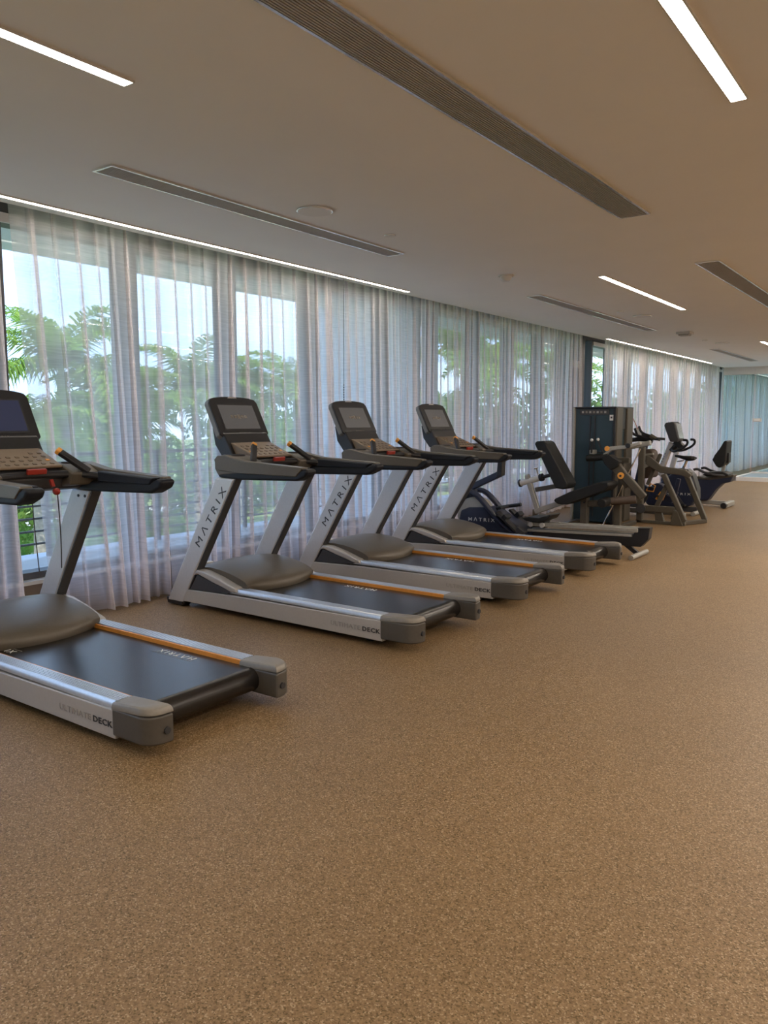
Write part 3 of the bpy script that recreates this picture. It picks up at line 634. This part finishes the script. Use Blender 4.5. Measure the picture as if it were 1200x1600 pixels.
mb().tube([(-3.555, yo - .05, 1.14), (-3.555, yo + .05, 1.14)], .033, 14).build('arm_joint', 'black', le, bevel=.004)
mb().tube([(-4.14, yo, .955), (-4.0, yo, .965), (-3.83, yo, .99)], .046, 16).build('thigh_roller', 'leather', le, bevel=.01)
mb().prism([(-3.92, .98), (-3.80, 1.02), (-3.66, .93), (-3.68, .86), (-3.78, .80), (-3.86, .88)], yo - .06, yo + .09).build('knee_pad', 'leather', le, bevel=.015)
mb().beam((-3.76, yo + .03, .90), (-3.53, yo + .03, .60), .07, .14).build('swing_arm', 'bronze', le, bevel=.015)
mb().beam((-3.60, yo + .0, .74), (-3.33, yo + .0, .45), .07, .11).build('lower_arm', 'bronze', le, bevel=.015)
mb().tube([(-3.64, yo - .045, .735), (-3.64, yo - .015, .735)], .045, 20).build('pivot_disc', 'orangelit', le, bevel=.005)
mb().tube([(-3.64, yo - .052, .735), (-3.64, yo - .044, .735)], .016, 12).build('pivot_bolt', 'dark', le)
mb().tube([(-3.42, 10.56, 1.10), (-3.90, 10.56, .03)], .011, 8).build('chrome_rod', 'chrome', le)
mb().beam((-3.74, 10.7, .02), (-3.70, 10.7, .95), .07, .07).build('arm_post', 'bronze', le, bevel=.01)
mb().box(-3.8, -3.6, 10.66, 10.74, .9, .97).build('arm_bracket', 'bronze', le, bevel=.008)

# ------------------------------------------------------------------ grey framed machine behind it
O = (-3.4, 11.65, 0)
gm = thing('frame_machine', O, 'bronze grey machine with a sloping A-shaped frame between tower and upright bike', 'gym machine')
mb().beam((-3.67, 11.42, 0), (-3.67, 11.42, 1.10), .08, .085).build('main_post', 'bronze', gm, bevel=.012)
mb().beam((-3.86, 11.42, 1.09), (-3.55, 11.42, 1.16), .07, .07).build('top_arm', 'paleframe', gm, bevel=.012)
mb().prism([(-3.60, .98), (-3.54, .96), (-3.38, .83), (-3.05, .79), (-2.97, .73), (-3.0, .67), (-3.10, .71), (-3.40, .735), (-3.60, .85)], 11.38, 11.44).build('front_plate', 'bronze', gm, bevel=.012)
mb().beam((-3.05, 11.40, .745), (-3.12, 11.92, .70), .06, .07, up=(0, 0, 1)).build('cross_bar', 'bronze', gm, bevel=.008)
mb().beam((-3.35, 11.40, .72), (-3.03, 11.40, .06), .07, .075).build('front_leg', 'bronze', gm, bevel=.014)
mb().beam((-3.17, 11.90, .70), (-2.88, 11.90, .045), .07, .075).build('front_leg', 'bronze', gm, bevel=.014)
mb().prism([(-3.19, .22), (-3.12, .20), (-3.04, .0), (-3.22, .0)], 11.36, 11.46).build('front_foot', 'bronze', gm, bevel=.01)
mb().beam((-3.08, 11.42, .03), (-2.88, 11.92, .03), .055, .07, up=(0, 0, 1)).build('foot_bar', 'bronze', gm, bevel=.008)
mb().box(-3.72, -3.02, 11.38, 11.45, 0, .045).build('base_rail', 'bronze', gm, bevel=.008)
mb().box(-3.65, -3.17, 11.37, 11.43, .17, .26).build('mid_rail', 'bronze', gm, bevel=.01)
mb().beam((-3.46, 11.44, .20), (-3.30, 11.44, .57), .07, .06).build('brace', 'bronze', gm, bevel=.01)
mb().prism([(-3.46, .18), (-3.36, .18), (-3.31, .02), (-3.44, .02)], 11.40, 11.46).build('brace_foot', 'bronze', gm, bevel=.008)
mb().tube([(-3.64, 11.36, .215), (-3.64, 11.34, .215)], .07, 20).build('pivot_cover', 'charcoal', gm, bevel=.006)
mb().prism([(-3.80, .60), (-3.60, .64), (-3.59, .86), (-3.62, 1.03), (-3.68, 1.06), (-3.84, 1.04)], 11.78, 12.0).build('back_pad', 'brownpad', gm, bevel=.035, seg=4)
mb().beam((-3.84, 11.74, .96), (-3.60, 11.74, .985), .03, .03).build('pad_bar', 'paleframe', gm, bevel=.006)
mb().beam((-3.70, 11.44, .80), (-3.70, 11.82, .84), .06, .07, up=(0, 0, 1)).build('pad_arm', 'bronze', gm, bevel=.008)
mb().beam((-3.43, 11.5, 1.0), (-3.60, 11.5, .55), .05, .05).build('upper_brace', 'bronze', gm, bevel=.008)

# ------------------------------------------------------------------ spin bike half hidden behind the tower
O = (-3.85, 12.3, 0); ys = 12.3
sb = thing('spin_bike', O, 'black indoor cycle with raised forked handlebars, half hidden behind the weight tower', 'exercise bike')
mb().tube([(-4.06, ys, .34), (-4.06, ys + .05, .34)], .22, 30).build('flywheel', 'charcoal', sb, bevel=.01)
mb().beam((-4.05, ys, .36), (-3.90, ys, 1.12), .06, .07).build('front_fork', 'navy', sb, bevel=.01)
mb().beam((-4.05, ys, .5), (-3.45, ys, .26), .07, .09).build('main_frame', 'navy', sb, bevel=.012)
mb().beam((-3.45, ys, .24), (-3.38, ys, .60), .05, .06).build('seat_tube', 'navy', sb, bevel=.01)
mb().box(-4.3, -4.22, ys - .26, ys + .26, 0, .06).build('front_foot', 'paleframe', sb, bevel=.01)
mb().box(-3.40, -3.32, ys - .26, ys + .26, 0, .06).build('rear_foot', 'paleframe', sb, bevel=.01)
mb().box(-4.28, -3.34, ys - .04, ys + .04, .04, .11).build('base_beam', 'bronze', sb, bevel=.01)
mb().tube([(-4.15, ys, 1.17), (-3.98, ys, 1.19), (-3.80, ys, 1.16)], .035, 12, smooth=3).build('handlebar_base', 'black', sb)
for dy in (-.12, .14):
    mb().tube([(-4.10, ys + dy, 1.30), (-4.02, ys + dy, 1.25), (-3.90, ys + dy, 1.225), (-3.80, ys + dy * .9, 1.205), (-3.66, ys + dy * 1.2, 1.19)], .020, 10, smooth=4).build('handlebar', 'black', sb)
mb().tube([(-3.985, ys - .1, 1.39), (-3.95, ys - .1, 1.31), (-3.89, ys - .1, 1.27), (-3.79, ys - .1, 1.24)], .018, 10, smooth=4).build('aero_bar', 'black', sb)
mb().tube([(-3.80, ys - .12, 1.245), (-3.74, ys - .12, 1.215), (-3.65, ys - .12, 1.175)], [.035, .03, .012], 10, smooth=3).build('elbow_pad', 'bronze', sb)
mb().beam((-4.06, ys, 1.36), (-4.0, ys, 1.22), .16, .04).build('console', 'black', sb, bevel=.01)
mb().tube([(-4.12, ys, 1.52), (-4.03, ys, 1.34)], .006, 6).build('brake_cable', 'red', sb)
for k, (px, pz) in enumerate(((-3.74, .46), (-3.62, .33))):
    pd = mb().box(px - .06, px + .05, ys - .24 + k * .1, ys - .14 + k * .1, pz - .012, pz + .012).build('pedal', 'black', sb, bevel=.004)
    mb().tube([(px - .07, ys - .19 + k * .1, pz - .05), (px + .0, ys - .19 + k * .1, pz + .06), (px + .07, ys - .19 + k * .1, pz + .03), (px + .04, ys - .19 + k * .1, pz - .06), (px - .07, ys - .19 + k * .1, pz - .05)], .009, 6).build('toe_cage', 'orangelit', pd)
mb().tube([(-3.68, ys - .08, .40), (-3.68, ys + .08, .40)], .12, 26).build('chain_case', 'navy', sb, bevel=.01)
mb().prism([(-3.52, .74), (-3.36, .76), (-3.26, .74), (-3.30, .70), (-3.5, .71)], ys - .08, ys + .08).build('saddle', 'leather', sb, bevel=.015)

# ------------------------------------------------------------------ upright bike
O = (-3.5, 12.9, 0); yu = 12.9
ub = thing('upright_bike', O, 'upright exercise bike with silver mast, black saddle and navy case lettered in white', 'exercise bike')
cs = mb().prism([(-4.06, .22), (-3.98, .38), (-3.80, .50), (-3.69, .60), (-3.58, .67), (-3.44, .70), (-3.36, .66), (-3.29, .55), (-3.25, .40), (-3.25, .24), (-3.33, .14), (-3.5, .11), (-4.0, .12)], yu - .13, yu + .13).build('bike_case', 'navy', ub, bevel=.03, seg=3)
mb().prism([(-3.46, .712), (-3.40, .72), (-3.31, .64), (-3.235, .42), (-3.225, .25), (-3.255, .20), (-3.265, .40), (-3.33, .60)], yu - .11, yu + .11).build('rear_guard', 'charcoal', ub, bevel=.015)
text('case_lettering', 'MΛTRIX', .38, .038, 'white', cs, (-3.70, yu - .1315, .305), (1, 0, .02), (0, 0, 1), O, space=1.5, bold=.003)
ms = mb().beam((-3.86, yu, .60), (-3.68, yu, 1.13), .10, .085).build('mast', 'silver', ub, bevel=.02, seg=3)
text('mast_lettering', 'MΛTRIX', .28, .03, 'dark', ms, (-3.835, yu - .0515, .70), (.32, 0, .95), (-.95, 0, .32), O, space=1.4)
hd = mb().prism([(-3.77, 1.40), (-3.75, 1.44), (-3.64, 1.46), (-3.60, 1.43), (-3.53, 1.19), (-3.56, 1.14), (-3.66, 1.14), (-3.68, 1.17)], yu - .16, yu + .16).build('screen_housing', 'charcoal', ub, bevel=.02, seg=3)
mb().beam((-3.594, yu, 1.43), (-3.53, yu, 1.195), .26, .006).build('screen', 'screen', hd)
mb().beam((-3.62, yu, 1.15), (-3.49, yu, 1.04), .16, .08).build('console', 'black', ub, bevel=.012)
for dy in (-.21, .21):
    mb().tube([(-3.66, yu + dy * .3, 1.04), (-3.62, yu + dy * .7, 1.0), (-3.55, yu + dy, 1.005), (-3.44, yu + dy, 1.06), (-3.385, yu + dy, 1.12), (-3.395, yu + dy, 1.17), (-3.45, yu + dy, 1.175)], .019, 10, smooth=4).build('handlebar', 'rubber', ub)
mb().tube([(-3.69, yu - .02, 1.0), (-3.60, yu - .02, 1.09), (-3.52, yu - .02, 1.13)], .04, 12).build('handlebar_stem', 'black', ub, bevel=.01)
sd = MB(O)
R = []
for x, z0, z1, wv in ((-3.62, .90, .935, .025), (-3.55, .885, .932, .035), (-3.48, .86, .925, .065), (-3.40, .84, .925, .12), (-3.34, .85, .92, .125), (-3.305, .87, .905, .09)):
    R.append([(x, yu + wv * math.cos(a), (z0 + z1) / 2 + (z1 - z0) / 2 * math.sin(a)) for a in [2 * math.pi * k / 14 for k in range(14)]])
sd.rings(R).build('saddle', 'leather', ub)
mb().tube([(-3.44, yu, .85), (-3.53, yu, .64)], .026, 12).build('seat_post', 'chrome', ub)
mb().tube([(-3.58, yu - .03, .83), (-3.47, yu - .03, .85)], .008, 6).build('seat_lever', 'chrome', ub)
for s, (px, pz) in ((-1, (-3.42, .16)), (1, (-3.62, .42))):
    cr = mb().beam((-3.52, yu + s * .15, .29), (px, yu + s * .15, pz), .02, .035).build('crank', 'charcoal', ub)
    mb().box(px - .05, px + .05, yu + (.16 if s > 0 else -.26), yu + (.26 if s > 0 else -.16), pz - .015, pz + .015).build('pedal', 'black', cr, bevel=.005)
mb().tube([(-4.0, yu - .27, .035), (-4.0, yu + .27, .035)], .035, 12).build('front_foot', 'paleframe', ub)
mb().tube([(-3.24, yu - .27, .035), (-3.24, yu + .27, .035)], .035, 12).build('rear_foot', 'paleframe', ub)
mb().box(-4.0, -3.24, yu - .04, yu + .04, .04, .12).build('base_beam', 'charcoal', ub, bevel=.01)

# ------------------------------------------------------------------ recumbent bike
O = (-3.3, 14.4, 0); yr = 14.4
rb = thing('recumbent_bike', O, 'recumbent exercise bike with tall black backrest and dark navy body, farthest on the floor', 'exercise bike')
mb().prism([(-3.74, .47), (-3.45, .47), (-3.19, .52), (-3.03, .555), (-3.07, .44), (-3.20, .405), (-3.30, .30), (-3.43, .10), (-3.66, .09), (-3.78, .2)], yr - .13, yr + .13).build('body', 'navy', rb, bevel=.025, seg=3)
mb().prism([(-3.72, .47), (-3.60, .52), (-3.50, .50), (-3.02, .565), (-3.03, .53), (-3.4, .46)], yr - .145, yr + .145).build('top_rail', 'bronze', rb, bevel=.01)
mb().prism([(-3.52, .55), (-3.44, .60), (-3.20, .61), (-3.10, .58), (-3.10, .54), (-3.45, .52)], yr - .20, yr + .20).build('seat', 'leather', rb, bevel=.02, seg=3)
for dy in (-.25, .25):
    mb().tube([(-3.65, yr + dy, .635), (-3.58, yr + dy, .645), (-3.48, yr + dy, .60), (-3.30, yr + dy, .56), (-3.15, yr + dy * .7, .55)], .022, 10, smooth=4).build('side_handle', 'charcoal', rb)
mb().prism([(-3.37, .81), (-3.33, .90), (-3.25, 1.02), (-3.20, 1.12), (-3.17, 1.145), (-3.145, 1.13), (-3.15, .94), (-3.155, .80), (-3.18, .73), (-3.25, .675), (-3.30, .70)], yr - .19, yr + .19).build('backrest', 'leather', rb, bevel=.05, seg=4)
mb().box(-3.17, -3.125, yr - .08, yr + .08, .76, .93).build('back_plate', 'black', rb, bevel=.01)
mb().beam((-3.24, yr, .53), (-3.21, yr, .74), .06, .05).build('back_post', 'paleframe', rb, bevel=.006)
mb().box(-3.75, -3.12, yr - .035, yr + .035, .03, .10).build('base_beam', 'paleframe', rb, bevel=.01)
ft = mb().beam((-3.12, yr - .30, .05), (-3.12, yr + .30, .05), .09, .09, up=(0, 0, 1)).build('rear_foot', 'paleframe', rb, bevel=.02, seg=3)
mb().tube([(-3.12, yr - .34, .05), (-3.12, yr - .24, .05)], .05, 14).build('transport_wheel', 'black', rb, bevel=.008)
mb().box(-4.25, -3.70, yr - .05, yr + .05, .05, .15).build('front_beam', 'paleframe', rb, bevel=.01)
mb().box(-4.30, -4.22, yr - .27, yr + .27, 0, .07).build('front_foot', 'paleframe', rb, bevel=.01)
mb().prism([(-4.25, .12), (-4.25, .45), (-4.1, .62), (-3.85, .60), (-3.74, .4), (-3.76, .12)], yr - .12, yr + .12).build('crank_case', 'navy', rb, bevel=.03, seg=3)
mb().beam((-4.1, yr, .6), (-4.0, yr, 1.0), .07, .08).build('mast', 'silver', rb, bevel=.012)
mb().beam((-4.05, yr, 1.28), (-3.97, yr, .98), .32, .06).build('screen_housing', 'charcoal', rb, bevel=.012)

# ------------------------------------------------------------------ balcony and garden
tag(MB().box(-7.55, -5.75, -3, 45, .0, .12).build('balcony_floor', 'balcony'), 'pale paved balcony outside the windows', kind=S)
tag(MB().box(-7.35, -5.75, -3, 45, 3.06, 3.3).build('balcony_soffit', 'building'), 'pale slab over the balcony', kind=S)
tag(MB().box(-7.5, -5.78, 8.62, 8.8, .12, 3.06).build('balcony_wall', 'building'), 'pale dividing wall on the balcony', kind=S)
for ya_, yb_, lb in ((-3, 8.55, 'dark horizontal-bar balcony railing outside the near windows'), (8.85, 40, 'dark horizontal-bar balcony railing beyond the pale dividing wall')):
    O = (-7.3, (ya_ + yb_) / 2, .12); rg = thing('balcony_railing', O, lb, 'railing')
    mb().box(-7.33, -7.27, ya_, yb_, 1.11, 1.145).build('top_rail', 'rail', rg)
    for k in range(7):
        z = 1.00 - k * .125; mb().box(-7.31, -7.29, ya_, yb_, z, z + .02).build('bar', 'rail', rg)
    y = ya_ + .6
    while y < yb_: mb().box(-7.34, -7.30, y, y + .04, .12, 1.12).build('post', 'rail', rg); y += 1.35
tag(MB().box(-140, -7.6, -60, 160, -2.7, -2.5).build('lawn', 'grass'), 'bright green lawn below the balcony', kind=S)
tag(MB().box(-16.5, -14.2, -40, 120, -2.5, -2.47).box(-30, -27, -40, 120, -2.5, -2.47).build('garden_path', 'path'), 'pale path across the lawn', kind=S)

def frond_mesh(seed):
    r = random.Random(seed); m = MB(); n = 26; pts = []; L_ = 3.1; ang = .5; p = Vector((0, 0, 0)); 
    for i in range(n + 1):
        pts.append(p.copy()); a = ang - 1.75 * (i / n) ** 1.25; p += Vector((math.cos(a), 0, math.sin(a))) * L_ / n
    for i in range(n):
        a, b = pts[i], pts[i + 1]; w_ = .022 * (1 - i / n) + .004
        m.add([a + Vector((0, w_, 0)), a - Vector((0, w_, 0)), b - Vector((0, w_, 0)), b + Vector((0, w_, 0))], [(0, 1, 2, 3)])
        if i < 2: continue
        for h in (0, .5):
            c = a.lerp(b, h); t = (i + h) / n; ll = .78 * math.sin(math.pi * min(1, .12 + t * .84)) ** .6 + .08
            for s in (-1, 1):
                d = Vector((.45 + r.uniform(-.1, .1), s * (.8 + r.uniform(-.15, .1)), r.uniform(-.25, .35))).normalized()
                mid = c + d * ll * .5; tip = c + d * ll * .9 + Vector((0, 0, -ll * (.35 + r.random() * .3)))
                e = (b - a).normalized() * .026
                m.add([c - e, c + e, mid + e * 1.2, mid - e * 1.2, tip], [(0, 1, 2, 3), (3, 2, 4)])
    me_o = m.build('frond', 'frond'); me = me_o.data; bpy.data.objects.remove(me_o); return me
FR = [frond_mesh(s) for s in (1, 2, 3)]
trunk_me = {}
def palm(x, y, zc, sc, label, seed):
    r = random.Random(seed); t = thing('palm_tree', (x, y, -2.5), label, 'palm tree', 'palms on the lawn'); h = zc + 2.5
    MB().tube([(0, 0, 0), (.05, 0, h * .3), (.03, .04, h * .7), (0, 0, h - .8 * sc)], [.24 * sc, .20 * sc, .17 * sc, .14 * sc], 10).build('trunk', 'trunk', t)
    MB().tube([(0, 0, h - .9 * sc), (0, 0, h - .4 * sc), (0, 0, h + .1)], [.17 * sc, .15 * sc, .07 * sc], 10).build('crownshaft', 'crownshaft', t)
    n = 19
    for i in range(n):
        o = bpy.data.objects.new('frond', FR[i % 3]); COL.objects.link(o); o.parent = t
        o.location = (0, 0, h - .05 * (i % 4)); k = i / n
        o.rotation_euler = (r.uniform(-.3, .3), .45 - 1.35 * r.random() if i % 3 else -.95 + .3 * r.random(), i * 2.39996 + r.uniform(-.3, .3))
        s = sc * r.uniform(.85, 1.15); o.scale = (s, s, s)
P_ = [(-18.0, 11.3, 2.75, .78, 'tallest palm near the left edge, behind the nearest treadmill'),
      (-18.5, 13.4, 1.7, .72, 'lower palm just right of the tallest one, left of the first thick mullion'),
      (-18, 15.5, 2.3, .72, 'palm seen left of the second treadmill screen'),
      (-17.5, 10.2, .9, .72, 'low palm under the tallest one, by the gap in the curtains'),
      (-19, 18.0, 2.0, .72, 'palm just right of the second mullion above the second treadmill screen'),
      (-18.5, 20.4, 2.3, .75, 'palm seen through the pane left of the pale balcony wall'),
      (-22, 15.8, .8, .8, 'far low palm behind the second treadmill screen'),
      (-20, 28, 3.1, 1.0, 'palm seen above the screens of the third and last treadmills'),
      (-18, 31, 4.2, 1.05, 'tall palm seen above the last treadmill screen'),
      (-20, 37, 4.0, 1.05, 'tall palm seen above the rowing machine'),
      (-18, 41.5, 3.8, 1.0, 'farthest palm, seen just left of the dark door')]
for k, p in enumerate(P_): palm(*p, 20 + k)

def foliage(name, n, rx, ry, rz, leaf, m, seed):
    r = random.Random(seed); b = MB(); bl = [(r.uniform(-.6, .6) * rx, r.uniform(-.6, .6) * ry, r.uniform(-.5, .6) * rz, r.uniform(.35, .6)) for _ in range(11)]
    for i in range(n):
        c = bl[i % 11]; v = Vector((r.gauss(0, 1), r.gauss(0, 1), r.gauss(0, 1))).normalized() * r.uniform(.7, 1) ** .5
        p = Vector((c[0] + v.x * rx * c[3], c[1] + v.y * ry * c[3], c[2] + v.z * rz * c[3]))
        a = Vector((r.gauss(0, 1), r.gauss(0, 1), r.gauss(0, 1))).normalized(); q = a.cross(v).normalized() if a.cross(v).length > .01 else Vector((1, 0, 0))
        s = leaf * r.uniform(.6, 1.3); e = v.cross(q) * .5
        b.add([p - q * s, p - e * s, p + q * s, p + e * s], [(0, 1, 2, 3)])
    o = b.build(name, m); me = o.data; bpy.data.objects.remove(o); return me
FM = [foliage('foliage', 3400, 3.3, 3.3, 2.6, .17, 'leaf', s) for s in (1, 2)]
k = 0
for (x, y, z, s) in ((-25, 7, -1.3, 1), (-26, 13, -1.0, 1.0), (-27, 19, -1.1, 1.0), (-26, 25, -.9, 1.0), (-26, 31, .4, 1.1), (-25, 38, .8, 1.2), (-24, 45.5, 1.2, 1.3), (-21, 63.5, 1.6, 1.5), (-20, 74, 1.8, 1.6), (-35, 16, -.6, 1.2), (-36, 26, -.4, 1.3), (-36, 36, .8, 1.5)):
    t = thing('garden_tree', (x, y, -2.5), 'leafy green tree in the row closing off the garden behind the palms', 'tree', 'trees behind the palms')
    MB().tube([(0, 0, 0), (.1, 0, 1.5), (0, .1, z + 2.5)], [.2, .16, .1], 8).build('trunk', 'trunk', t)
    o = bpy.data.objects.new('foliage', FM[k % 2]); COL.objects.link(o); o.parent = t; o.location = (0, 0, z + 2.5 - .6); o.scale = (s, s, s); o.rotation_euler.z = k * 1.3; k += 1
HM = foliage('leaves', 2600, 1.5, 1.2, .7, .07, 'hedge', 9)
for j, (x, y) in enumerate(((-12.2, 6.6), (-12.4, 9.2), (-12.1, 11.8), (-12.3, 14.6), (-12.2, 17.5), (-12.5, 20.5), (-20.5, 8.5), (-20.5, 12), (-20.5, 16))):
    t = thing('garden_bush', (x, y, -2.5), 'low bright green clipped bush on the lawn', 'bush', 'bushes on the lawn')
    o = bpy.data.objects.new('leaves', HM); COL.objects.link(o); o.parent = t; o.location = (0, 0, .65); o.rotation_euler.z = j
    MB().tube([(0, 0, 0), (0, 0, .6)], .06, 6).build('stem', 'trunk', t)
